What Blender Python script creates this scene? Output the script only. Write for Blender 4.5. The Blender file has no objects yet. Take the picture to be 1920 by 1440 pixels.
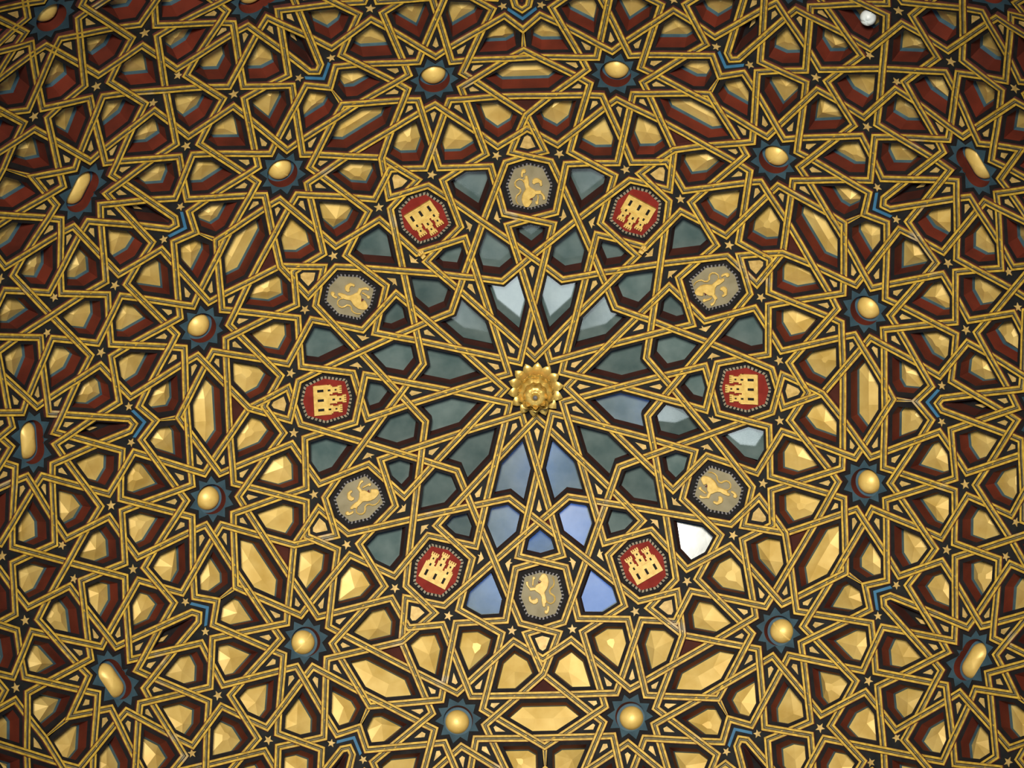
import bpy, math, random
from mathutils import Vector, Matrix
random.seed(7)
# ------------------------------------------------------------------ camera, light, exposure
R = 5.0                                   # radius of the dome (m)
DC = Vector((0, 0, 15.2))                 # centre of curvature of the dome, above the hall floor
CAM_ROT = ((0.9992970648790395, -0.03101000219858873, 0.021065514182670875),
           (0.02568519623220508, 0.9756564584175227, 0.21779519242327167),
           (-0.02730653435809648, -0.21710102466782677, 0.9757671332185408))
CAM_POS = (0.07073449144250979, 0.834686552518398, -2.722552383097988)
FPX = 5049.7                              # focal length for a 1920 px wide frame
sc = bpy.context.scene
col = sc.collection
def flip(v): return Vector((-v[0], v[1], v[2]))
cd = bpy.data.cameras.new('camera'); cam = bpy.data.objects.new('camera', cd); col.objects.link(cam)
cd.sensor_width = 36.0; cd.lens = FPX / 1920 * 36.0; cd.clip_end = 200
r_, u_, f_ = (flip(v) for v in CAM_ROT)
m = Matrix((r_, u_, -f_)).transposed().to_4x4(); m.translation = DC + flip(CAM_POS) * R
cam.matrix_world = m
sc.camera = cam
sc.view_settings.view_transform = 'Standard'; sc.view_settings.look = 'None'
sc.view_settings.gamma = 1.0; sc.view_settings.use_curve_mapping = False
sc.view_settings.exposure = 0.0
w = bpy.data.worlds.new('hall_air'); sc.world = w; w.use_nodes = True
w.node_tree.nodes['Background'].inputs[0].default_value = (0.80, 0.86, 0.95, 1)
w.node_tree.nodes['Background'].inputs[1].default_value = 0.07
def area(name, loc, target, sx, sy, energy, color):
    l = bpy.data.lights.new(name, 'AREA'); l.shape = 'RECTANGLE'; l.size = sx; l.size_y = sy
    l.energy = energy; l.color = color
    o = bpy.data.objects.new(name, l); col.objects.link(o)
    o.location = DC + Vector(loc)
    o.rotation_euler = (DC + Vector(target) - o.location).to_track_quat('-Z', 'Y').to_euler()
    return o
def spot(name, loc, target, angle, blend, radius, energy, color):
    l = bpy.data.lights.new(name, 'SPOT'); l.spot_size = math.radians(angle); l.spot_blend = blend; l.shadow_soft_size = radius
    l.energy = energy; l.color = color
    o = bpy.data.objects.new(name, l); col.objects.link(o); o.location = DC + Vector(loc)
    o.rotation_euler = (DC + Vector(target) - o.location).to_track_quat('-Z', 'Y').to_euler()
spot('key_spot', (0.3, 6.8, -12.8), (0, -0.5, 4.6), 36, 1.0, 1.5, 21000, (1.0, 0.93, 0.80))  # unseen lamp added as key light; its soft cone shapes the falloff to the edges
area('pale_reflection_light', (0.5, -11.0, -9.0), (0, 0, 4.8), 2.2, 3.2, 200, (0.85, 0.97, 1.0))  # unseen light added so some glass panes reflect a pale patch
area('blue_reflection_light', (-1.1, 3.3, -13.6), (0, 0, 4.8), 1.8, 2.4, 150, (0.14, 0.33, 1.0))  # unseen blue light added for the blue reflections in the lower panes

# ------------------------------------------------------------------ materials
def nodes_of(name):
    mt = bpy.data.materials.new(name); mt.use_nodes = True
    nt = mt.node_tree; return mt, nt, nt.nodes['Principled BSDF']
def mat(name, c1, c2=None, scale=8.0, rough=0.6, metal=0.0, bump=0.0, detail=6.0, contrast=(0.3, 0.7), rnd=0.0, spec=0.5, dust=0.0):
    mt, nt, b = nodes_of(name)
    b.inputs['Roughness'].default_value = rough; b.inputs['Metallic'].default_value = metal
    b.inputs['Specular IOR Level'].default_value = spec
    if c2 is None: b.inputs['Base Color'].default_value = (*c1, 1); return mt
    tc = nt.nodes.new('ShaderNodeTexCoord'); nz = nt.nodes.new('ShaderNodeTexNoise'); rp = nt.nodes.new('ShaderNodeValToRGB')
    nz.inputs['Scale'].default_value = scale; nz.inputs['Detail'].default_value = detail
    rp.color_ramp.elements[0].position, rp.color_ramp.elements[1].position = contrast
    rp.color_ramp.elements[0].color = (*c1, 1); rp.color_ramp.elements[1].color = (*c2, 1)
    nt.links.new(tc.outputs['Object'], nz.inputs['Vector']); nt.links.new(nz.outputs['Fac'], rp.inputs['Fac'])
    out = rp.outputs['Color']
    if rnd:
        oi = nt.nodes.new('ShaderNodeObjectInfo'); mr = nt.nodes.new('ShaderNodeMapRange')
        mr.inputs[3].default_value = 1 - rnd; mr.inputs[4].default_value = 1 + rnd * 0.6
        mx = nt.nodes.new('ShaderNodeVectorMath'); mx.operation = 'SCALE'
        nt.links.new(oi.outputs['Random'], mr.inputs[0]); nt.links.new(mr.outputs[0], mx.inputs['Scale'])
        nt.links.new(out, mx.inputs[0]); out = mx.outputs[0]
    if dust:
        n2 = nt.nodes.new('ShaderNodeTexNoise'); n2.inputs['Scale'].default_value = 3.3; n2.inputs['Detail'].default_value = 4
        r2 = nt.nodes.new('ShaderNodeValToRGB'); r2.color_ramp.elements[0].position = 0.66; r2.color_ramp.elements[1].position = 0.76
        r2.color_ramp.elements[1].color = (dust, dust, dust, 1)
        mx2 = nt.nodes.new('ShaderNodeMix'); mx2.data_type = 'RGBA'
        nt.links.new(tc.outputs['Object'], n2.inputs['Vector']); nt.links.new(n2.outputs['Fac'], r2.inputs['Fac'])
        nt.links.new(r2.outputs['Color'], mx2.inputs[0]); nt.links.new(out, mx2.inputs[6]); mx2.inputs[7].default_value = (0.42, 0.41, 0.38, 1)
        out = mx2.outputs[2]
    nt.links.new(out, b.inputs['Base Color'])
    if bump:
        bp = nt.nodes.new('ShaderNodeBump'); bp.inputs['Strength'].default_value = bump; bp.inputs['Distance'].default_value = 0.01
        nt.links.new(nz.outputs['Fac'], bp.inputs['Height']); nt.links.new(bp.outputs['Normal'], b.inputs['Normal'])
    return mt
M = {
 'rail': mat('gilt_strap', (0.36, 0.215, 0.018), (0.64, 0.415, 0.045), 26, 0.6, 0.0, 0.25, contrast=(0.32, 0.66), dust=0.55),
 'groove': mat('strap_groove', (0.010, 0.008, 0.006), (0.03, 0.024, 0.014), 30, 0.8),
 'chan': mat('strap_channel', (0.11, 0.085, 0.038), (0.21, 0.175, 0.09), 30, 0.75, dust=0.4),
 'edge': mat('strap_edge', (0.05, 0.010, 0.006), (0.10, 0.02, 0.01), 20, 0.8),
 'gold': mat('gold_leaf', (0.58, 0.38, 0.085), (0.76, 0.55, 0.175), 6, 0.52, 0.20, 0.10, rnd=0.10),
 'boss': mat('gold_leaf_boss', (0.60, 0.39, 0.08), (0.82, 0.58, 0.17), 7, 0.45, 0.20, 0.12),
 'inlay': mat('gold_inlay', (0.42, 0.27, 0.07), (0.66, 0.45, 0.15), 30, 0.55, 0.1, rnd=0.12),
 'red': mat('red_board', (0.075, 0.0105, 0.004), (0.15, 0.021, 0.008), 5, 0.8, rnd=0.2, spec=0.3),
 'brown': mat('shaded_red_board', (0.035, 0.009, 0.006), (0.07, 0.016, 0.009), 5, 0.85, spec=0.2),  # red board darkened: shade of the central recess walls put into the colour
 'black': mat('black_paint', (0.006, 0.0055, 0.006), (0.014, 0.012, 0.0115), 14, 0.85, spec=0.2),
 'dark': mat('dark_ground', (0.007, 0.008, 0.008), (0.016, 0.016, 0.015), 14, 0.8, spec=0.2),
 'blue': mat('blue_paint', (0.022, 0.060, 0.090), (0.045, 0.105, 0.145), 10, 0.7),
 'plate_blue': mat('star_blue_paint', (0.014, 0.036, 0.052), (0.036, 0.080, 0.105), 8, 0.75, spec=0.3),
 'sky': mat('bright_blue_paint', (0.018, 0.10, 0.20), (0.04, 0.17, 0.30), 10, 0.65),
 'glass': mat('teal_glass', (0.060, 0.098, 0.096), (0.115, 0.158, 0.152), 7, 0.14, 0.0, 0.03, rnd=0.22, spec=0.8),
 'plate_red': mat('red_plate', (0.15, 0.012, 0.007), (0.22, 0.021, 0.013), 12, 0.8, spec=0.2),
 'plate_grey': mat('grey_plate', (0.20, 0.172, 0.10), (0.265, 0.232, 0.145), 10, 0.7, spec=0.3),
 'bead_pale': mat('pale_bead', (0.17, 0.145, 0.09), (0.27, 0.23, 0.15), 30, 0.7),
 'bead_grey': mat('grey_bead', (0.10, 0.095, 0.095), (0.20, 0.19, 0.19), 30, 0.6),
 'figure': mat('gilt_figure', (0.50, 0.325, 0.070), (0.74, 0.52, 0.145), 22, 0.55, 0.05, 0.3),
 'wood': mat('dark_wood', (0.018, 0.010, 0.006), (0.045, 0.022, 0.012), 4, 0.8),
 'bronze': mat('pendant_gilt', (0.42, 0.27, 0.05), (0.74, 0.52, 0.14), 8, 0.36, 0.55, 0.1),
 'white': mat('white_rubber', (0.62, 0.68, 0.68), (0.80, 0.85, 0.84), 30, 0.4),
 'tongue': mat('tongue_red', (0.10, 0.015, 0.02)),
}
MI = list(M)
# ------------------------------------------------------------------ mesh helper
class MB:
    def __init__(s): s.v = []; s.f = []; s.m = []
    def add(s, vs, fs, mname):
        o = len(s.v); s.v += [tuple(v) for v in vs]
        for f in fs: s.f.append([i + o for i in f]); s.m.append(mname)
    def join(s, o):
        k = len(s.v); s.v += o.v; s.f += [[i + k for i in f] for f in o.f]; s.m += o.m
    def build(s, name, parent=None, smooth=False, loc=None):
        me = bpy.data.meshes.new(name); me.from_pydata(s.v, [], s.f)
        used = list(dict.fromkeys(s.m))
        for n in used: me.materials.append(M[n])
        me.polygons.foreach_set('material_index', [used.index(n) for n in s.m])
        if smooth: me.polygons.foreach_set('use_smooth', [True] * len(s.f))
        o = bpy.data.objects.new(name, me); col.objects.link(o)
        if parent: o.parent = parent
        if loc is not None: o.location = loc
        return o
def tag(o, label, cat, group=None):
    o['label'] = label; o['category'] = cat
    if group: o['group'] = group
# ------------------------------------------------------------------ the strapwork net on the dome, as (polar angle, azimuth from the medallion axis) in degrees
ND = {'I':(2.47,0),'V':(13.92,7.6),'E':(9.36,15),'O1':(14.95,7.95),'O3':(19.35,5.35),'M':(20.2,3.9),'N':(23.45,0),'Kb':(22.2,0),'B1':(19.23,9.02),
'C1':(20.36,9.47),'K1':(20.83,6.6),'q1':(25.78,13.66),'q2':(26.65,11.17),'q3':(27.9,10.33),'q4':(29.1,11.47),'q5':(29.92,13.6),'G':(29.31,0),
'J1':(33.32,4.02),'F1':(35.32,11.63),'F2':(35.16,9.92),'H1':(32.6,2.5),'Hc':(31.22,0),'W1':(36.03,8.79),'W2':(34.28,3.45),'W3':(36.93,10.04),'W4':(36.47,11.71),
'X1':(40.45,12.25),'Y1':(41.5,12.33),'a1':(45.97,9.95),'a2':(45.08,10.76),'a3':(48.7,4.72),'a4':(48.25,6.27),'b1':(49.14,6.94),'b2':(50.25,6.28),'b3':(49.9,4.92),
'c1':(47.09,10.86),'d1':(46.67,12.47),'e1':(45.46,12.46),'va':(51.98,13.77),'vb':(52.67,12.57),'vc':(54.01,12.17),'vd':(55.15,12.78),'ve':(55.97,14.03),
't1':(39.9,.77),'t2':(40.3,3.08),'t3':(41.32,4.12),'t4':(42.6,3.68),'t5':(43.5,2.25),'t6':(43.68,0),'t7':(46.65,0),'g1':(33.45,.88),'g0':(33.06,0),
'Hd':(49.5,0),'ax':(55.3625,5.6950),'bx':(63.0,6.623),'by':(61.983,0),'vx':(57.911,0),'vy':(63.0,4.56),'va1':(54.398,0),'va2':(63.0,12.83),'va3':(59.715,0),'va4':(63.0,19.539)}
SG = [('I',0,0,'V',1,1),('V',0,1,'O1',0,-1),('O1',0,1,'B1',0,1),('B1',0,1,'C1',1,-1),('C1',0,1,'q2',0,1),('E',1,1,'O3',0,1),('O3',0,1,'M',0,-1),('M',0,1,'N',0,0),
('N',0,0,'q3',0,1),('K1',0,1,'Kb',0,0),('K1',0,1,'q1',1,-1),('q1',0,1,'q1',0,-1),('q2',0,1,'G',0,0),('q3',0,1,'J1',0,1),('q4',0,1,'q4',0,-1),('q4',0,1,'F1',0,1),
('q5',0,1,'H1',0,1),('H1',0,1,'Hc',0,0),('q5',0,1,'F2',1,-1),('F2',0,1,'W2',0,1),('J1',0,1,'W1',0,1),('F1',0,1,'W4',1,-1),('W1',0,1,'t3',0,1),('W2',0,1,'t1',0,-1),
('W3',0,1,'t1',0,1),('W3',0,1,'a2',1,-1),('W4',0,1,'X1',0,1),('X1',0,1,'t4',0,1),('Y1',0,1,'t2',0,1),('Y1',0,1,'e1',0,1),('e1',0,1,'d1',1,-1),('a2',0,1,'t5',0,1),
('t2',0,1,'g1',0,1),('g1',0,1,'g0',0,0),('t3',0,1,'a1',0,1),('t4',0,1,'a3',0,1),('t5',0,1,'t7',0,0),('t6',0,0,'a4',0,1),('a4',0,1,'c1',0,1),('c1',0,1,'va',1,-1),
('a1',0,1,'b1',0,1),('b1',0,1,'vc',0,1),('d1',0,1,'vb',0,1),('va',0,1,'b2',0,1),('a3',0,1,'ax',0,-1),('b3',0,1,'Hd',0,0),('b3',0,1,'bx',0,1),('b2',0,1,'by',0,0),
('vb',0,1,'vx',0,0),('vc',0,1,'vy',0,1),('vd',0,1,'va1',0,0),('vd',0,1,'va2',0,1),('ve',0,1,'va3',0,0),('ve',0,1,'va4',0,1)]
FIN = [('G',0,0,'Hc',0,0),('t7',0,0,'Hd',0,0)]
RIMN = ('bx','vy','va2','va4')
def pt(n, k, s):
    ph, th = ND[n]; a = math.radians(30*k + s*th); r = math.tan(math.radians(ph)); return (r*math.cos(a), r*math.sin(a))
def make_segments():
    segs = {}
    def add(A, B, kind):
        key = tuple(sorted(((round(A[0],5), round(A[1],5)), (round(B[0],5), round(B[1],5)))))
        if key[0] != key[1] and key not in segs: segs[key] = (A, B, kind)
    for L, kind in ((SG, 0), (FIN, 1)):
        for (n, d, sd, q, e, sf) in L:
            for k in range(12):
                for s in (1, -1): add(pt(n, k+d*s, sd*s), pt(q, k+e*s, sf*s), kind)
    rim = sorted(((math.atan2(A[1], A[0]) % (2*math.pi), A) for k in range(12) for s in (1, -1) for A in (pt(n, k, s) for n in RIMN)))
    for i in range(len(rim)): add(rim[i][1], rim[(i+1) % len(rim)][1], 2)
    return list(segs.values())
def arrange(S):
    n = len(S); cuts = [[0.0, 1.0] for _ in S]
    for i in range(n):
        ax, ay = S[i][0]; bx, by = S[i][1]
        x0, x1 = min(ax, bx)-1e-7, max(ax, bx)+1e-7; y0, y1 = min(ay, by)-1e-7, max(ay, by)+1e-7
        for j in range(i+1, n):
            cx, cy = S[j][0]; dx, dy = S[j][1]
            if (cx < x0 and dx < x0) or (cx > x1 and dx > x1) or (cy < y0 and dy < y0) or (cy > y1 and dy > y1): continue
            rx, ry = bx-ax, by-ay; sx, sy = dx-cx, dy-cy
            den = rx*sy - ry*sx
            if abs(den) < 1e-12: continue
            t = ((cx-ax)*sy - (cy-ay)*sx)/den; u = ((cx-ax)*ry - (cy-ay)*rx)/den
            if -1e-6 < t < 1+1e-6 and -1e-6 < u < 1+1e-6:
                cuts[i].append(min(1, max(0, t))); cuts[j].append(min(1, max(0, u)))
    P = []; grid = {}
    def vid(x, y):
        gx, gy = round(x*1e4), round(y*1e4)
        for ix in (-1, 0, 1):
            for iy in (-1, 0, 1):
                for q in grid.get((gx+ix, gy+iy), ()):
                    if abs(P[q][0]-x) + abs(P[q][1]-y) < 1e-4: return q
        P.append((x, y)); grid.setdefault((gx, gy), []).append(len(P)-1); return len(P)-1
    E = {}; chain = []
    for i, (A, B, kind) in enumerate(S):
        vs = []
        for t in sorted(cuts[i]):
            v = vid(A[0]+(B[0]-A[0])*t, A[1]+(B[1]-A[1])*t)
            if not vs or vs[-1] != v: vs.append(v)
        chain.append(vs)
        for a, b in zip(vs, vs[1:]): E[(min(a, b), max(a, b))] = i
    return P, E, chain
def find_faces(P, E):
    adj = {}
    for a, b in E: adj.setdefault(a, set()).add(b); adj.setdefault(b, set()).add(a)
    order = {v: sorted(ws, key=lambda q: math.atan2(P[q][1]-P[v][1], P[q][0]-P[v][0])) for v, ws in adj.items()}
    he = {}; out = []
    for v in order:
        for q in order[v]:
            if (v, q) in he: continue
            f = []; a, b = v, q
            while (a, b) not in he:
                he[(a, b)] = len(out); f.append(a)
                o = order[b]; i = o.index(a); a, b = b, o[(i-1) % len(o)]
            out.append(f)
    return out, order, he
S = make_segments(); P, E, CH = arrange(S); FC, ORD, HE = find_faces(P, E)
def usph(x, y):                                            # chart point -> unit direction in world axes
    n = 1/math.sqrt(x*x + y*y + 1); return Vector((-x*n, y*n, n))
U = [usph(*p) for p in P]
def farea(f): return .5*sum(P[f[i-1]][0]*P[f[i]][1] - P[f[i]][0]*P[f[i-1]][1] for i in range(len(f)))
# over and under: two-colour the cells, then each crossing's upper strap follows from the colours
def kind_of(a, b): return S[E[(min(a, b), max(a, b))]][2]
colr = {0: 0}; st = [0]
while st:
    fi = st.pop(); f = FC[fi]
    for a, b in zip(f, f[1:] + f[:1]):
        g = HE[(b, a)]
        if g not in colr: colr[g] = colr[fi] ^ (0 if kind_of(a, b) == 1 else 1); st.append(g)
PXC = DC + flip(CAM_POS)*R
def project(p):
    d = p - PXC; z = d.dot(f_); return (960 + FPX*d.dot(r_)/z, 720 - FPX*d.dot(u_)/z)
def in_view(p, mg=0):
    x, y = project(p); return -mg < x < 1920+mg and -mg < y < 1440+mg

# ------------------------------------------------------------------ large structure: the dome's backing
HW = 0.0054                                                # half width of a strap, in dome radii
ceiling_mb = MB()
rings = [math.radians(a) for a in range(0, 67, 3)]; NS = 96; vs = []; fs = []
for a in rings:
    for k in range(NS):
        t = 2*math.pi*k/NS; vs.append(Vector((math.sin(a)*math.cos(t), math.sin(a)*math.sin(t), math.cos(a)))*R*1.055)
for i in range(len(rings)-1):
    for k in range(NS):
        a, b = i*NS+k, i*NS+(k+1) % NS; fs.append((a, b, b+NS, a+NS))
ceiling_mb.add(vs, fs, 'wood')
rimv = []
for k in range(NS):                                        # plain rim board at the foot of the dome
    t = 2*math.pi*k/NS
    for a, q in ((62.8, 0.997), (62.8, 1.055), (66, 1.055), (66, 0.985)):
        a = math.radians(a); rimv.append(Vector((math.sin(a)*math.cos(t), math.sin(a)*math.sin(t), math.cos(a)))*R*q)
ceiling_mb.add(rimv, [(4*k+j, 4*k+(j+1) % 4, 4*((k+1) % NS)+(j+1) % 4, 4*((k+1) % NS)+j) for k in range(NS) for j in range(4)], 'wood')
ceiling = ceiling_mb.build('ceiling', loc=DC)
ceiling['kind'] = 'structure'
ceiling['label'] = 'timber dome covered in gilded interlaced strapwork with coloured coffers'

# ------------------------------------------------------------------ straps
PROF = [(-1, -.0075, 'edge'), (-1, -.0005, 'edge'), (-.87, .0003, 'rail'), (-.34, .0003, 'groove'), (-.16, -.0013, 'chan'), (.16, -.0013, 'groove'), (.34, .0003, 'rail'), (.87, .0003, 'edge'), (1, -.0005, 'edge'), (1, -.0075, None)]
WAVE = 0.0010
ends = {}
for i, c in enumerate(CH):
    if S[i][2] == 0: ends.setdefault(c[0], []).append(i); ends.setdefault(c[-1], []).append(i)
def partner(i, v):
    L = [j for j in ends[v] if j != i]
    if not L: return None
    if len(L) == 1: return L[0]
    if len(L) == 3:
        me = CH[i][1] if CH[i][0] == v else CH[i][-2]
        o = ORD[v]
        if len(o) == 4:
            q = o[(o.index(me)+2) % 4]
            for j in L:
                if q in (CH[j][1], CH[j][-2]): return j
    return None
def height(i, k):
    v = CH[i][k]; o = ORD[v]
    if len(o) != 4 or k in (0, len(CH[i])-1) and len(ends.get(v, ())) != 4: return 0.0
    nb = CH[i][k+1] if k+1 < len(CH[i]) else CH[i][k-1]
    return WAVE if colr[HE[(v, nb)]] == 1 else -WAVE
def strap_mesh(i, hw=HW, taper=1.0):
    c = CH[i]; pts = []
    A, B = U[c[0]], U[c[-1]]
    nrm = A.cross(B).normalized()                           # side direction of the great circle
    for k, v in enumerate(c):
        u = U[v]; off = nrm; ln = 1.0
        if k in (0, len(c)-1):
            j = partner(i, v) if S[i][2] == 0 else None
            if j is not None:
                d1 = (U[c[1]]-u if k == 0 else U[c[-2]]-u); d1 = (d1 - u*d1.dot(u)).normalized()
                cj = CH[j]; w2 = U[cj[1]] if cj[0] == v else U[cj[-2]]
                d2 = w2-u; d2 = (d2 - u*d2.dot(u)).normalized()
                bis = d1 + d2
                if bis.length > 1e-3:
                    bis.normalize(); sn = nrm.dot(bis)
                    if abs(sn) > .15: off = bis; ln = 1/sn
        pts.append((u, off, ln, height(i, k) if S[i][2] == 0 else -.001))
        if k < len(c)-1:
            a2 = U[c[k+1]]; ang = u.angle(a2); n = int(ang/math.radians(2.2))
            h0, h1 = pts[-1][3], (height(i, k+1) if S[i][2] == 0 else -.001)
            for q in range(1, n+1):
                t = q/(n+1); pts.append((u.lerp(a2, t).normalized(), nrm, 1.0, h0+(h1-h0)*t))
    mb = MB(); vs = []
    NP = len(PROF); L = len(pts)
    for q, (u, off, ln, h) in enumerate(pts):
        tw = hw*(1+(taper-1)*q/(L-1))
        for (x, z, _) in PROF: vs.append((u + off*(x*tw*ln))*(1/math.sqrt(1+(x*tw*ln)**2))*R*(1-(z+h)))
    for j in range(NP-1):
        mb.add([], [], None); mb.f += [[a*NP+j, a*NP+j+1, (a+1)*NP+j+1, (a+1)*NP+j] for a in range(L-1)]; mb.m += [PROF[j][2]]*(L-1)
    mb.v = [tuple(v) for v in vs]
    return mb
cand = []
for i, c in enumerate(CH):
    if S[i][2] == 2: continue
    a, b = project(DC+U[c[0]]*R), project(DC+U[c[-1]]*R)
    # length of the strap inside the frame
    n = 24; inside = sum(1 for q in range(n+1) if 0 < a[0]+(b[0]-a[0])*q/n < 1920 and 0 < a[1]+(b[1]-a[1])*q/n < 1440)/(n+1)
    cand.append((math.hypot(a[0]-b[0], a[1]-b[1])*inside, i))
cand.sort(reverse=True)
rest = MB()
for rank, (ln, i) in enumerate(cand):
    mb = strap_mesh(i, HW*.75, .25) if S[i][2] == 1 else strap_mesh(i)
    if rank < 300: mb.build('strap', ceiling)
    else: rest.join(mb)
o = rest.build('strapwork', ceiling); o['kind'] = 'stuff'

# ------------------------------------------------------------------ cells
class Frame:
    """a local plane on the dome: x to the viewer's right when the apex is up, y towards the apex, z into the hall"""
    def __init__(s, c):
        s.c = c.normalized(); up = Vector((0, 0, 1)) - s.c*s.c.z
        if up.length < 1e-3: up = Vector((0, 1, 0))
        s.up = up.normalized(); s.rt = s.c.cross(s.up)
    def loc(s, u): q = u*(1/u.dot(s.c)); return (q.dot(s.rt), q.dot(s.up))
    def p(s, a, depth, flat=False):
        d = s.c + s.rt*a[0] + s.up*a[1]
        return (d if flat else d.normalized())*R*(1+depth)
    def matrix(s):
        mm = Matrix((s.rt, s.up, -s.c)).transposed().to_4x4(); mm.translation = DC + s.c*R; return mm
def parea(p): return .5*sum(p[i-1][0]*p[i][1]-p[i][0]*p[i-1][1] for i in range(len(p)))
def centroid(p):
    A = parea(p); x = y = 0
    for i in range(len(p)):
        k = p[i-1][0]*p[i][1]-p[i][0]*p[i-1][1]; x += (p[i-1][0]+p[i][0])*k; y += (p[i-1][1]+p[i][1])*k
    return (x/(6*A), y/(6*A))
def is_convex(p):
    n = len(p)
    return all((p[i-1][0]-p[i-2][0])*(p[i][1]-p[i-1][1])-(p[i-1][1]-p[i-2][1])*(p[i][0]-p[i-1][0]) > -2e-7 for i in range(n))
def inset_convex(p, d):
    n = len(p); out = [tuple(q) for q in p]
    dd = d if isinstance(d, (list, tuple)) else [d]*n
    for i in range(n):
        a, b = p[i], p[(i+1) % n]; ex, ey = b[0]-a[0], b[1]-a[1]; L = math.hypot(ex, ey)
        if L < 1e-7: continue
        nx, ny = -ey/L, ex/L; k = a[0]*nx+a[1]*ny+dd[i]; res = []
        for j in range(len(out)):
            q, r = out[j-1], out[j]; sq = q[0]*nx+q[1]*ny-k; sr = r[0]*nx+r[1]*ny-k
            if sq*sr < 0: t = sq/(sq-sr); res.append((q[0]+(r[0]-q[0])*t, q[1]+(r[1]-q[1])*t))
            if sr >= 0: res.append(r)
        out = res
        if len(out) < 3: return None
    cl = []
    for q in out:
        if not cl or math.hypot(q[0]-cl[-1][0], q[1]-cl[-1][1]) > 3e-4: cl.append(q)
    if len(cl) > 1 and math.hypot(cl[0][0]-cl[-1][0], cl[0][1]-cl[-1][1]) < 3e-4: cl.pop()
    return cl if len(cl) >= 3 else None
def inset_miter(p, d):
    n = len(p); out = []
    for i in range(n):
        a, b, c = p[i-1], p[i], p[(i+1) % n]
        e1 = (b[0]-a[0], b[1]-a[1]); e2 = (c[0]-b[0], c[1]-b[1]); l1 = math.hypot(*e1) or 1e-9; l2 = math.hypot(*e2) or 1e-9
        n1 = (-e1[1]/l1, e1[0]/l1); n2 = (-e2[1]/l2, e2[0]/l2); k = 1+n1[0]*n2[0]+n1[1]*n2[1]
        k = max(k, .12); out.append((b[0]+d*(n1[0]+n2[0])/k, b[1]+d*(n1[1]+n2[1])/k))
    return out
def simplify(p):
    out = []
    n = len(p)
    for i in range(n):
        a, b, c = p[i-1], p[i], p[(i+1) % n]
        cr = (b[0]-a[0])*(c[1]-b[1])-(b[1]-a[1])*(c[0]-b[0])
        if abs(cr) > 1e-3*math.hypot(b[0]-a[0], b[1]-a[1])*math.hypot(c[0]-b[0], c[1]-b[1]): out.append(b)
    return out
def inset(p, d):
    if is_convex(p): return inset_convex(p, d)
    return inset_miter(p, d)
def inradius(p):
    lo, hi = 0, .1
    for _ in range(20):
        mid = (lo+hi)/2
        if inset_convex(p, mid): lo = mid
        else: hi = mid
    return lo
def band(mb, F, p, q, dp, dq, mname, flat=False):
    """strip between two rings of the same length"""
    n = len(p); mb.add([F.p(a, dp, flat) for a in p]+[F.p(a, dq, flat) for a in q], [(i, (i+1) % n, n+(i+1) % n, n+i) for i in range(n)], mname)
def loft(mb, F, p, q, dp, dq, mname):
    """strip between two convex rings that may have lost corners"""
    if len(p) == len(q): return band(mb, F, p, q, dp, dq, mname, True)
    n = len(p); near = [min(range(len(q)), key=lambda j: (q[j][0]-a[0])**2+(q[j][1]-a[1])**2) for a in p]
    vs = [F.p(a, dp, True) for a in p]+[F.p(a, dq, True) for a in q]; fs = []
    for i in range(n):
        k = (i+1) % n; a, b = near[i], near[k]
        fs.append((i, k, n+b) if a == b else (i, k, n+b, n+a))
        if a != b and (a+1) % len(q) != b:
            j = (a+1) % len(q); s = 0
            while j != b and s < 8: fs.append((n+a, n+j, n+b)); j = (j+1) % len(q); s += 1
    mb.add(vs, fs, mname)
def poly(mb, F, p, depth, mname, flat=True): mb.add([F.p(a, depth, flat) for a in p], [tuple(range(len(p)))], mname)
def fan(mb, F, p, depth, mname, c=None):
    c = c or centroid(p); n = len(p)
    mb.add([F.p(a, depth) for a in p]+[F.p(c, depth)], [(i, (i+1) % n, n) for i in range(n)], mname)
def slab(mb, F, p, d0, d1, mname, side=None):
    """flat raised piece with sides, from depth d0 (face) back to d1; the outline is star-shaped about its centroid"""
    fan(mb, F, p, d0, mname); band(mb, F, p, p, d0, d1, side or mname)

D_GOLD, D_GLASS = 0.0290, 0.027
def coffer(F, p, view, k_in=1.0):
    mb = MB(); pb = MB()
    o0 = inset(p, HW*.6); o1 = inset(p, HW+.0050); o2 = inset(p, HW+.0070); o3 = inset(p, HW+.0080)
    if not (o0 and o1 and o2 and o3): return None, None
    loft(mb, F, o0, o1, .0022, .0026, 'black')
    loft(mb, F, o1, o2, .0026, D_GOLD*.80, 'red')
    loft(mb, F, o2, o3, D_GOLD*.80, D_GOLD, 'blue')
    c = centroid(o3); r = inradius(o3)
    a = random.uniform(0, 6.283); q = random.uniform(.05, .55)*r
    h = random.uniform(.0055, .0125)
    n = len(o3)
    pb.add([F.p(v, D_GOLD, True) for v in o3], [], None)
    if random.random() < .72 or n < 6:
        ap = (c[0]+q*math.cos(a), c[1]+q*math.sin(a))
        pb.v.append(tuple(F.p(ap, D_GOLD-h, True))); pb.f += [[i, (i+1) % n, n] for i in range(n)]; pb.m += ['gold']*n
    else:                                                   # a small table facet on top
        ap = (c[0]+q*.5*math.cos(a), c[1]+q*.5*math.sin(a)); s = random.uniform(.16, .34)
        top = [(ap[0]+(v[0]-c[0])*s, ap[1]+(v[1]-c[1])*s) for v in o3]
        pb.v += [tuple(F.p(v, D_GOLD-h*.85, True)) for v in top]
        pb.f += [[i, (i+1) % n, n+(i+1) % n, n+i] for i in range(n)]+[list(range(n, 2*n))]; pb.m += ['gold']*(n+1)
    return mb, pb
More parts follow.
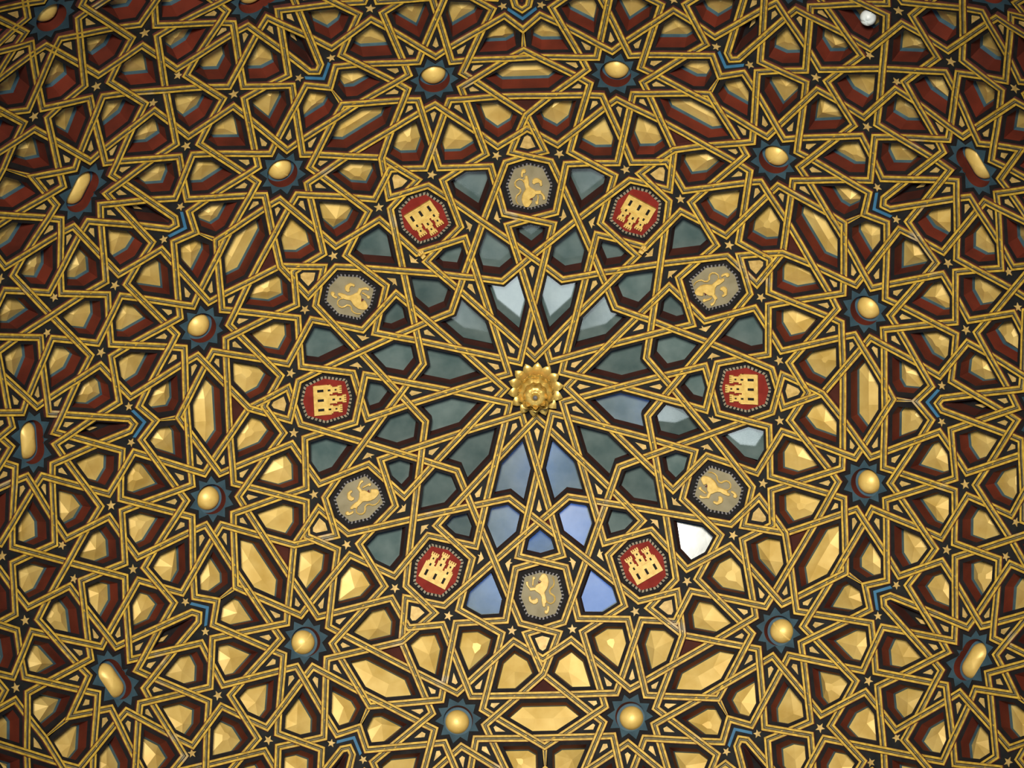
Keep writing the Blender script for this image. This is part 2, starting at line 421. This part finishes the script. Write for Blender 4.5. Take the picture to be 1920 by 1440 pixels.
def lozenge(F, p):
    mb = MB(); pb = MB()
    o0 = inset(p, HW*.6); o1 = inset(p, HW+.0050); o2 = inset(p, HW+.0070); o3 = inset(p, HW+.0080)
    loft(mb, F, o0, o1, .0022, .0026, 'black'); loft(mb, F, o1, o2, .0026, D_GOLD*.80, 'red'); loft(mb, F, o2, o3, D_GOLD*.80, D_GOLD, 'blue')
    c = centroid(o3); n = len(o3); lx = max(v[0] for v in o3)-c[0]
    s = random.uniform(.25, .4)*lx; y = c[1]+random.uniform(-.15, .15)*lx*.4; h = .0062
    A, B = (c[0]-s, y), (c[0]+s, y)
    pb.add([F.p(v, D_GOLD, True) for v in o3]+[F.p(A, D_GOLD-h, True), F.p(B, D_GOLD-h, True)], [], None)
    sd = [0 if v[0] < c[0] else 1 for v in o3]
    for i in range(n):
        k = (i+1) % n
        pb.f.append([i, k, n+sd[i]] if sd[i] == sd[k] else [i, k, n+sd[k], n+sd[i]]); pb.m.append('gold')
    return mb, pb
KEY_LT, PALE_LT, BLUE_LT = (0.3, 6.8, -12.8), (0.5, -11.0, -9.0), (-1.1, 3.3, -13.6)  # positions of the added lights, for tilting the panes
PANES = [(17.8, -44, KEY_LT, (.034, -.056)), (17.6, -73.5, BLUE_LT, (0, 0)), (11.5, -75.3, BLUE_LT, (.015, .015)), (10.9, -104.8, BLUE_LT, (-.034, -.02)), (17.3, -104.8, BLUE_LT, (-.020, -.030)),
 (12.8, -89.7, BLUE_LT, (.01, -.034)), (7.1, -72.5, BLUE_LT, (.024, -.026)), (7.0, -106, BLUE_LT, (-.036, -.02)), (7.7, 105.3, PALE_LT, (0, 0)), (7.9, 74.6, PALE_LT, (.02, .01)), (7.9, 48.6, PALE_LT, (.03, .02)), (7.4, 133.8, PALE_LT, (-.036, .03)),
 (6.8, -10, BLUE_LT, (-.03, .036)), (11.5, -13.8, PALE_LT, (.03, -.03)), (17.9, -14.5, PALE_LT, (.025, -.02))]
def glass_coffer(F, p):
    mb = MB(); pb = MB()
    o0 = inset(p, HW*.6); o1 = inset(p, HW+.0036); o2 = inset(p, HW+.0052)
    loft(mb, F, o0, o1, .0022, .0024, 'black'); loft(mb, F, o1, o2, .0024, D_GLASS, 'brown')
    bk = inset(p, HW+.0049)
    tx, ty = random.gauss(0, .012), random.gauss(0, .012)    # the panes sit a little unevenly
    az, pol = math.degrees(math.atan2(F.c.y, -F.c.x)), math.degrees(math.acos(F.c.z))
    for (ph0, az0, lamp, off) in PANES:                      # these ones are tilted on purpose to mirror one of the added lights
        if abs(pol-ph0) < 1.2 and abs((az-az0+180) % 360-180) < 7:
            X = DC+F.c*R; n = ((cam.location-X).normalized()+(Vector(lamp)+DC-X).normalized()).normalized()
            tx, ty = n.dot(F.rt)/n.dot(-F.c)+off[0], n.dot(F.up)/n.dot(-F.c)+off[1]
    c = centroid(o2)
    fpts = [F.p(v, D_GLASS-.0004+(v[0]-c[0])*tx+(v[1]-c[1])*ty, True) for v in bk]
    n = len(bk); back = [v*1.002 for v in fpts]
    pb.add(fpts+back, [tuple(range(n)), tuple(range(n, 2*n))]+[(i, (i+1) % n, n+(i+1) % n, n+i) for i in range(n)], 'glass')
    return mb, pb
def star5(r0, r1, rot=0, n=5): return [((r0 if i % 2 == 0 else r1)*math.sin(rot+math.pi*i/n), (r0 if i % 2 == 0 else r1)*math.cos(rot+math.pi*i/n)) for i in range(2*n)]
# gather everything outside the photograph in joined remainders
rem = {'coffer': MB(), 'tile': MB()}
things = []                                                 # (type, frame, polygon)
FOLD = lambda x, y: (math.degrees(math.atan(math.hypot(x, y))), min(math.degrees(math.atan2(y, x)) % 30, 30-math.degrees(math.atan2(y, x)) % 30))
def near(ph, th, *L): return any(abs(ph-a) < .5 and abs(th-b) < .8 for a, b in L)
count = {}
for f in FC:
    if farea(f) <= 0: continue
    c = Vector((0, 0, 0))
    for v in f: c += U[v]
    F = Frame(c); p = [F.loc(U[v]) for v in f]
    if parea(p) < 0: p.reverse()
    ctr = centroid(p); F = Frame(F.p(ctr, 0)); p = [F.loc(U[v]) for v in f]
    if parea(p) < 0: p.reverse()
    x, y = -F.c.x/F.c.z, F.c.y/F.c.z; ph, th = FOLD(x, y)
    A = parea(p)*1e4; full = p; p = simplify(p); conv = is_convex(p)
    view = in_view(DC+F.c*R, 35)
    mcx, mcy = sum(P[v][0] for v in f)/len(f), sum(P[v][1] for v in f)/len(f)
    azim0 = math.degrees(math.atan2(mcy, mcx)); vph, vth = FOLD(mcx, mcy)                               # mean of the corners, used to tell the kinds of cell apart
    if vph < 1: things.append(('centre', F, p)); continue
    if near(vph, vth, (17.1, 0)): things.append(('medallion', F, p)); continue
    if len(p) >= 19 and not near(vph, vth, (33.5, 0)): things.append(('rosette', F, p, vph)); continue
    if near(vph, vth, (33.5, 0)): things.append(('chevron', F, p)); continue
    if near(vph, vth, (11.2, 4.0), (22.3, 0), (24.6, 0), (28.9, 0)):
        mb = MB(); q = inset(p, HW*.5)
        if q: fan(mb, F, q, .007 if vph > 24 or vph < 12 else .003, 'brown' if vph > 24 or vph < 12 else 'inlay')
        rem['tile'].join(mb); continue
    if near(vph, vth, (35.2, 0)):
        mb = MB(); o0 = inset(p, HW*.6); o1 = inset(p, HW+.002); o2 = inset(p, HW+.006)
        loft(mb, F, o0, o1, .0022, .0026, 'black'); loft(mb, F, o1, o2, .0026, .022, 'brown'); poly(mb, F, o2, .022, 'black')
        pb = MB(); q = inset(p, HW+.0085)
        if q: s = [(v[0]*.55, v[1]*.55-.008) for v in q]; slab(pb, F, s, .017, .022, 'inlay')
        if view: o = mb.build('dark_coffer', ceiling); pb.build('gold_drop', o)
        else: rem['coffer'].join(mb)
        continue
    if not conv and len(p) == 10:                           # five-pointed star
        mb = MB(); fan(mb, F, inset(p, HW*.6), .0028, 'dark')
        pb = MB(); slab(pb, F, star5(.0072, .0030, random.uniform(-.1, .1)), .0018, .003, 'inlay')
        if view: o = mb.build('star_tile', ceiling); pb.build('gold_star', o)
        else: rem['tile'].join(mb); rem['tile'].join(pb)
        continue
    glass = vph < 18.5 and A > 20
    if glass:
        mb, pb = glass_coffer(F, p)
        o = mb.build('glass_coffer', ceiling); pb.build('glass_pane', o); count['glass'] = count.get('glass', 0)+1
        continue
    if A > 24:
        mb, pb = lozenge(F, p) if near(vph, vth, (26.9, 0)) else coffer(F, p, view)
        if mb is None:
            mb = MB(); fan(mb, F, inset_miter(p, HW*.6), .004, 'dark'); rem['tile'].join(mb); continue
        if view and count.get('coffer', 0) < 300:
            count['coffer'] = count.get('coffer', 0)+1
            o = mb.build('coffer', ceiling); pb.build('gold_panel', o)
        else: rem['coffer'].join(mb); rem['coffer'].join(pb)
        continue
    # small flush tile with a gilt drop
    mb = MB(); q = inset(p, HW*.6)
    if not q: continue
    fan(mb, F, q, .0028, 'dark'); pb = MB()
    if not conv: 
        if near(vph, vth, (41.0, 12.2)): pb_p = star5(.0066, .0028, .4)
        else:
            q2 = inset_miter(p, HW+.0045); pb_p = [(v[0]*.72, v[1]*.72) for v in q2]
            if parea(pb_p) < 0: pb_p = star5(.005, .0025)
    else:
        r = inradius(p); pb_p = inset_convex(p, HW*.85+(r-HW)*(.42 if near(vph, vth, (21.0, 0)) else .70)) or star5(.004, .003)
    if pb_p: slab(pb, F, pb_p, .0018, .003, 'inlay')
    if view and count.get('tile', 0) < 300:
        count['tile'] = count.get('tile', 0)+1
        o = mb.build('inlay_tile', ceiling); pb.build('gold_drop', o)
    else: rem['tile'].join(mb); rem['tile'].join(pb)

# ------------------------------------------------------------------ things set into the ceiling
def thing(name, F, label, cat, group=None):
    o = bpy.data.objects.new(name, None); col.objects.link(o); o.matrix_world = F.matrix(); tag(o, label, cat, group); return o
class LF:
    """plain local plane for meshes parented to a thing: x right, y towards the apex, z into the hall (metres)"""
    def p(s, a, depth, flat=False): return Vector((a[0]*R, a[1]*R, -depth*R))
LP = LF()
def ring_pts(fn, n=40): return [fn(2*math.pi*i/n) for i in range(n)]
def star_shape(p, ang):                                     # distance from the middle to the outline along a direction
    dx, dy = math.cos(ang), math.sin(ang); best = None
    for i in range(len(p)):
        a, b = p[i-1], p[i]; ex, ey = b[0]-a[0], b[1]-a[1]; den = dx*ey-dy*ex
        if abs(den) < 1e-12: continue
        t = (a[0]*ey-a[1]*ex)/den; u = (a[0]*dy-a[1]*dx)/den
        if -1e-9 <= u <= 1+1e-9 and t > 0 and (best is None or t > best): best = t
    return best or 0
CLOCK = ['twelve', 'one', 'two', 'three', 'four', 'five', 'six', 'seven', 'eight', 'nine', 'ten', 'eleven']
def azim(F): return math.degrees(math.atan2(F.c.y, -F.c.x))  # as seen in the picture, 90 = up
def hour(az): return round((90-az)/30) % 12
def is_lion(h): return h % 2 == 0
def rosette_parts(F, p, vph):
    plate = inset_miter(p, HW+.0058); oval = abs(vph-41.7) < 1.5
    def rad(a, g):                                          # hole: round, or a pill lying along the ring
        if not oval: return .0175+g
        r = .0140+g; L = .0125; c, s = abs(math.cos(a)), abs(math.sin(a))
        if s*L <= 0 or r/s*c <= L if s > 1e-6 else False: return r/s
        # hit on the end cap
        return L*c + math.sqrt(max(0, r*r-(L*s)**2))
    angs = sorted([math.atan2(v[1], v[0]) for v in plate]+[2*math.pi*i/48-math.pi for i in range(48)])
    out = [(star_shape(plate, a)*math.cos(a), star_shape(plate, a)*math.sin(a)) for a in angs]
    hole = [(rad(a, .0035)*math.cos(a), rad(a, .0035)*math.sin(a)) for a in angs]
    ground = MB(); fan(ground, LP, inset_miter(p, HW*.6), .0065, 'black', (0, 0))
    g2 = MB(); n = len(angs)
    outer = [(star_shape(inset_miter(p, HW*.6), a)*math.cos(a), star_shape(inset_miter(p, HW*.6), a)*math.sin(a)) for a in angs]
    band(g2, LP, outer, hole, .0042, .0042, 'black')
    sp = MB(); band(sp, LP, out, hole, .0030, .0030, 'plate_blue'); band(sp, LP, out, out, .0030, .0042, 'black')
    wl = MB(); band(wl, LP, hole, hole, .0030, .021, 'red')
    inner = [(rad(a, -.0005)*math.cos(a), rad(a, -.0005)*math.sin(a)) for a in angs]
    band(wl, LP, hole, inner, .021, .021, 'blue')
    dm = MB(); NR = 7; vs = []
    for i in range(NR):
        t = i/(NR-1)*math.pi/2; k = math.cos(t)
        for a in angs: vs.append(LP.p((rad(a, -.0005)*k*math.cos(a), rad(a, -.0005)*k*math.sin(a)), .021-.0130*math.sin(t)))
    dm.add(vs, [(i*n+j, i*n+(j+1) % n, (i+1)*n+(j+1) % n, (i+1)*n+j) for i in range(NR-1) for j in range(n)], 'boss')
    return g2, sp, wl, dm, oval
def to_dome(mb, F):
    mm = F.matrix(); o = MB(); o.v = [tuple(mm @ Vector(v) - DC) for v in mb.v]; o.f = mb.f; o.m = mb.m; return o
def side_word(x, y):
    if y < 60: return 'top'
    v = 'upper' if y < 480 else ('lower' if y > 960 else 'middle'); h = 'left' if x < 640 else ('right' if x > 1280 else 'centre')
    return v + ' ' + h
px = 1/1311.0                                               # one photograph pixel at the medallions, in dome radii
LION = [
 [(660,350),(700,290),(740,235),(790,225),(830,230),(865,270),(890,340),(905,430),(890,520),(860,590),(820,650),(800,690),(815,760),(835,860),(840,930),(810,960),(815,1010),(780,1050),(740,1020),(725,950),(715,870),(720,800),(690,740),(650,700),(590,660),(560,630),(440,640),(420,590),(370,530),(345,480),(340,420),(370,405),(405,415),(400,470),(420,520),(450,560),(560,555),(590,500),(640,470),(690,450),(720,420),(690,395),(665,380)],
 [(510,300),(550,285),(580,310),(580,350),(545,370),(535,450),(530,520),(505,525),(490,480),(505,380)],
 [(400,790),(430,760),(460,780),(460,830),(490,860),(550,850),(600,810),(640,850),(630,920),(580,960),(520,965),(460,930),(410,890)],
 [(845,1020),(890,1010),(905,1060),(895,1130),(870,1190),(830,1215),(790,1200),(775,1150),(800,1115),(840,1120),(850,1070)]]
TAIL = [(990,310),(1030,380),(1035,470),(1010,540),(945,590),(920,650),(935,710),(1000,750),(1040,800),(1045,870),(1010,930),(940,965),(870,940),(835,880)]
def lp(q): return ((q[0]-715)/13.09*px, -(q[1]-735)/13.09*px)
def tri_poly(mb, pts, d0, d1, mname):
    """raised flat figure of any outline, with sides and a bevelled edge"""
    from mathutils.geometry import tessellate_polygon
    if parea(pts) < 0: pts = pts[::-1]
    ins = inset_miter(pts, .0007)
    tri = tessellate_polygon([[Vector((q[0], q[1], 0)) for q in ins]])
    mb.add([LP.p(q, d0) for q in ins], [tuple(t) for t in tri], mname)
    band(mb, LP, pts, ins, d0+.0012, d0, mname); band(mb, LP, pts, pts, d0+.0012, d1, mname)
def box_(mb, x0, x1, y0, y1, d0, d1, mname):
    q = [(x0, y0), (x1, y0), (x1, y1), (x0, y1)]
    mb.add([LP.p(a, d0) for a in q], [(0, 1, 2, 3)], mname); band(mb, LP, q, q, d0, d1, mname)
def castle(root):
    b = MB(); wdw = MB(); u = px; z = .0001
    def bx(x0, x1, y0, y1, lift=0): box_(b, x0*u, x1*u, (y0-25.6)*u, (y1-25.6)*u, z-lift*u, .0035, 'figure')
    bx(-28, 28, 0, 29); bx(-28, 28, 0, 2.4, 1.2); bx(-28, -25.5, 26, 33, .4); bx(25.5, 28, 26, 33, .4); bx(-28, 28, 27, 30, 1)
    for cx, top in ((-18, 51), (0, 59), (18, 51)):
        bx(cx-7.2, cx+7.2, 29, top-16, .6); bx(cx-7.8, cx+7.8, top-18, top-15.5, 1.4)
        bx(cx-5.2, cx+5.2, top-16, top-4, .3); bx(cx-7, cx+7, top-5, top-2, 1.2)
        for k in (-6, -2, 2, 6): bx(cx+k-1.2, cx+k+1.2, top-2, top+2.2, .9)
        box_(wdw, (cx-1.4)*u, (cx+1.4)*u, (top-11-25.6)*u, (top-7.4-25.6)*u, z-.9*u, z, 'black')
        box_(wdw, (cx-1.7)*u, (cx+1.7)*u, (top-24-25.6)*u, (top-19-25.6)*u, z-1.2*u, z, 'black')
        box_(wdw, (cx-2.3)*u, (cx+2.3)*u, (7.5-25.6)*u, (19-25.6)*u, z-.7*u, z, 'black')
    o = b.build('castle_relief', root); wdw.build('castle_window', o)['kind'] = 'stuff'
def lion(root):
    for name, pts in zip(('lion_body', 'lion_forepaw', 'lion_hind_paw', 'lion_foot'), LION):
        b = MB(); tri_poly(b, [lp(q) for q in pts], -.0006, .0035, 'figure'); b.build(name, root)
    b = MB(); pts = [lp(q) for q in TAIL]; n = len(pts); L = []; Rr = []
    for i, q in enumerate(pts):
        a, c = pts[max(0, i-1)], pts[min(n-1, i+1)]; dx, dy = c[0]-a[0], c[1]-a[1]; l = math.hypot(dx, dy); wd = (.9+.7*math.sin(math.pi*i/(n-1)))*px
        L.append((q[0]-dy/l*wd, q[1]+dx/l*wd)); Rr.append((q[0]+dy/l*wd, q[1]-dx/l*wd))
    vs = [LP.p(a, .0008) for a in L]+[LP.p(q, -.0004) for q in pts]+[LP.p(a, .0008) for a in Rr]
    b.add(vs, [(k*n+i, k*n+i+1, (k+1)*n+i+1, (k+1)*n+i) for k in (0, 1) for i in range(n-1)], 'figure'); b.build('lion_tail', root)
    b = MB(); tri_poly(b, [lp(q) for q in ((640,410),(690,425),(715,430),(690,465),(655,460))], -.0004, .003, 'tongue'); b.build('lion_tongue', root)
outer_ros = []
for t in things:
    kind, F, p = t[:3]
    cpx = project(DC+F.c*R); view = in_view(DC+F.c*R, 26)
    if kind == 'medallion':
        h = hour(azim(F)); beast = is_lion(h)
        root = thing('lion_medallion' if beast else 'castle_medallion', F,
                     ('gold rampant lion on grey octagonal plate' if beast else 'gold three-towered castle on red octagonal plate')+f" at {CLOCK[h]} o'clock of the ring", 'medallion',
                     'lion medallions' if beast else 'castle medallions')
        b = MB(); fan(b, LP, inset(p, HW*.6), .0055, 'black'); b.build('ground', root)
        o1 = inset(p, HW+.0085 if not beast else HW+.0098); o2 = inset(p, HW+.0050 if not beast else HW+.0066)
        b = MB(); slab(b, LP, o1, .0030, .0055, 'plate_grey' if beast else 'plate_red'); b.build('plate', root)
        b = MB()
        if not beast: band(b, LP, o2, o1, .0038, .0038, 'black')
        per = sum(math.dist(o1[i-1], o1[i]) for i in range(len(o1))); nb = 38
        for i in range(len(o1)):
            a0, a1, c0, c1 = o1[i-1], o1[i], o2[i-1], o2[i]; k = max(2, round(math.dist(a0, a1)/per*nb))
            L2 = lambda s, e, t_: (s[0]+(e[0]-s[0])*t_, s[1]+(e[1]-s[1])*t_)
            for j in range(k):
                t0, t1 = (j+.22)/k, (j+(.80 if not beast else .62))/k
                q = [L2(a0, a1, t0), L2(a0, a1, t1), L2(c0, c1, t1), L2(c0, c1, t0)]
                b.add([LP.p(v, .0030) for v in q], [(0, 1, 2, 3)], 'bead_grey' if beast else 'bead_pale'); band(b, LP, q, q, .0030, .0045, 'bead_grey' if beast else 'bead_pale')
        b.build('bead_border', root)['kind'] = 'stuff'
        (lion if beast else castle)(root)
    elif kind == 'rosette':
        g, sp, wl, dm, oval = rosette_parts(F, p, t[3])
        if not view:
            for q in (g, sp, wl, dm): rem['coffer'].join(to_dome(q, F))
            continue
        az = azim(F)
        if t[3] < 35:
            h0 = math.floor((90-az)/30) % 12; h1 = (h0+1) % 12; nm = lambda h: f"{CLOCK[h]} o'clock {'lion' if is_lion(h) else 'castle'}"
            lab = f'round gold boss in blue star between {nm(h0)} and {nm(h1)}'
        elif oval: lab = f'oval gold boss in blue star near the {side_word(*cpx)} edge of the photo'
        else: lab = f'deep red round recess with gold boss in blue star at the upper {"left" if cpx[0] < 960 else "right"} corner'
        root = thing('star_boss', F, lab, 'boss', 'oval star bosses' if oval else 'round star bosses')
        g.build('ground', root); sp.build('star_plate', root); wl.build('recess_ring', root); dm.build('gold_dome', root, True)
        outer_ros.append((lab, cpx))
    elif kind == 'chevron':
        mb = MB(); q = inset_miter(p, HW*.6); q0 = [F.p(v, .0030) for v in q]
        from mathutils.geometry import tessellate_polygon
        tri = tessellate_polygon([[Vector((v[0], v[1], 0)) for v in q]]); mb.add(q0, [tuple(x) for x in tri], 'dark')
        pb = MB(); hs = []
        def at(ph, th):                                     # a point near this medallion axis, in the cell's plane
            az0 = round(math.degrees(math.atan2(F.c.y, -F.c.x))/30)*30; a = math.radians(az0+th); r = math.tan(math.radians(ph)); return F.loc(usph(r*math.cos(a), r*math.sin(a)))
        path = [at(33.12, -2.05), at(32.15, 0), at(33.12, 2.05)]
        if (path[0][0] > path[2][0]): path.reverse()
        wd = .0021; mid = path[1]
        up = [(path[0][0], path[0][1]+wd), (mid[0], mid[1]+wd*1.3), (path[2][0], path[2][1]+wd)]
        dn = [(path[0][0]+wd*.6, path[0][1]-wd), (mid[0], mid[1]-wd*1.2), (path[2][0]-wd*.6, path[2][1]-wd)]
        vs = [F.p(v, .0018) for v in up+dn]+[F.p(v, .0031) for v in up+dn]
        pb.add(vs, [(0, 1, 4, 3), (1, 2, 5, 4), (0, 1, 7, 6), (1, 2, 8, 7), (3, 4, 10, 9), (4, 5, 11, 10), (0, 3, 9, 6), (2, 5, 11, 8)], 'sky')
        stars = []
        for s in (-1, 1):
            b = MB(); c = at(33.42, 2.62*s); slab(b, F, [(c[0]+v[0], c[1]+v[1]) for v in star5(.0062, .0027, .3*s)], .0016, .003, 'inlay'); stars.append(b)
        if view:
            o = mb.build('chevron_tile', ceiling); pb.build('blue_chevron', o)
            for b in stars: b.build('gold_star', o)
        else:
            for b in [mb, pb]+stars: rem['tile'].join(b)
    elif kind == 'centre':
        mb = MB(); fan(mb, F, inset_miter(p, HW*.6), .0030, 'black', (0, 0)); mb.build('centre_tile', ceiling)
        root = thing('pinecone_pendant', F, 'gilded leafy pinecone pendant hanging at the centre of the dome', 'pendant')
        def leaf(b, ang, r0, z0, r1, z1, wd, bow, sharp=1.6, n=6):
            vs = []
            for i in range(n+1):
                t = i/n; r = r0+(r1-r0)*t; z = z0+(z1-z0)*t+bow*math.sin(math.pi*t); wv = wd*(math.sin(math.pi*min(1, .30+.70*t))**(1/sharp) if t > .05 else .8)
                if i == n: wv = 0.0004
                for s, lift in ((-1, 0), (0, .0045*(1-t*.6)), (1, 0)):
                    x, y = r+lift*.4, s*wv; vs.append(Vector(((x*math.cos(ang)-y*math.sin(ang))*R, (x*math.sin(ang)+y*math.cos(ang))*R, (z+lift)*R)))
            b.add(vs, [(3*i+j, 3*i+j+1, 3*i+j+4, 3*i+j+3) for i in range(n) for j in (0, 1)], 'bronze')
        def lathe(b, prof, n=40, sc_=0, ph0=0):
            vs = []
            for r, z in prof:
                for k in range(n):
                    a = 2*math.pi*k/n; q = r*(1+sc_*math.cos(10*a+ph0)); vs.append(Vector((q*math.cos(a)*R, q*math.sin(a)*R, z*R)))
            b.add(vs, [(i*n+k, i*n+(k+1) % n, (i+1)*n+(k+1) % n, (i+1)*n+k) for i in range(len(prof)-1) for k in range(n)], 'bronze')
        for k in range(14):
            b = MB(); leaf(b, 2*math.pi*k/14+.12, .016, .001, .0395, .011, .0088, .004); b.build('outer_leaf', root, True)
        b = MB(); lathe(b, [(.012, -.002), (.018, .006), (.0235, .016), (.0245, .024), (.0235, .030), (.019, .034), (.014, .036)], 60, .05); b.build('scalloped_cup', root, True)
        for k in range(10):
            b = MB(); leaf(b, 2*math.pi*k/10+.3, .019, .026, .0262, .040, .0062, .002); b.build('cup_leaf', root, True)
        b = MB(); lathe(b, [(.0155, .034), (.0165, .044), (.0150, .054), (.0110, .058), (.0070, .056), (.0050, .057), (.0040, .062), (.0010, .064)], 40, .06, 1.2); b.build('crown', root, True)
        for k in range(8):
            b = MB(); leaf(b, 2*math.pi*k/8, .0125, .046, .0172, .0605, .0045, .0012); b.build('crown_leaf', root, True)
        b = MB(); lathe(b, [(.0030, .058), (.0034, .064), (.0022, .067), (.0004, .068)], 16); b.m = ['bead_grey']*len(b.m); b.build('tip', root, True)
for n, nm in (('coffer', 'coffer_field'), ('tile', 'tile_field')):
    o = rem[n].build(nm, ceiling); o['kind'] = 'stuff'

# ------------------------------------------------------------------ small things
def sdir(ph, az):
    a = math.radians(az); r = math.tan(math.radians(ph)); return usph(r*math.cos(a), r*math.sin(a))
F = Frame(sdir(43.5, 50.3))
root = thing('white_ball', F, 'crumpled white ball lodged in a red coffer near the upper right', 'ball')
root.location = DC + F.c*R*1.004
b = MB(); vs = []; nr, ns = 14, 24
for i in range(nr+1):
    t = math.pi*i/nr
    for k in range(ns):
        a = 2*math.pi*k/ns; d = Vector((math.sin(t)*math.cos(a), math.sin(t)*math.sin(a), math.cos(t)))
        r = .0105*(1 - .16*math.exp(-((d.x*.8-d.y*.6-.1)/.12)**2)*max(0, d.z) - .12*math.exp(-((d.x*.5+d.y*.9+.15)/.10)**2)*max(0, d.z))
        vs.append(d*r*R)
b.add(vs, [(i*ns+k, i*ns+(k+1) % ns, (i+1)*ns+(k+1) % ns, (i+1)*ns+k) for i in range(nr) for k in range(ns)], 'white')
b.build('skin', root, True)
b = MB(); b.add([Vector((.0105*R*math.cos(a)*.22+.002*R, -.0108*R+.0, .0105*R*.3*math.sin(a))) for a in (0, 2.1, 4.2)]+[Vector((.003*R, -.0128*R, .001*R))], [(0, 1, 3), (1, 2, 3), (2, 0, 3)], 'white'); b.build('knot', root)
for az, lab in ((126.9, "small gilded bracket under the eleven o'clock castle medallion"), (52.2, "small gilded bracket under the one o'clock castle medallion")):
    F = Frame(sdir(14.72, az)); root = thing('gilded_bracket', F, lab, 'bracket', 'gilded brackets')
    for nm, pts, z0, z1 in (('cap', [(-4, 1), (5, 3), (5, 8), (-4, 7)], -.008, .001), ('side_leaf', [(-7, -4), (-2, -6), (-1, 0), (-4, 2)], -.0055, .001), ('side_leaf', [(2, -6), (6, -4), (6, 1), (2, 0)], -.0055, .001), ('stem', [(-2, -7), (2, -7), (2, 1), (-2, 1)], -.004, .001)):
        b = MB(); tri_poly(b, [(v[0]*px, v[1]*px) for v in pts], z0, z1, 'figure'); b.build(nm, root)
print('counts', count, len(bpy.data.objects), len(FC), [c for c in outer_ros])
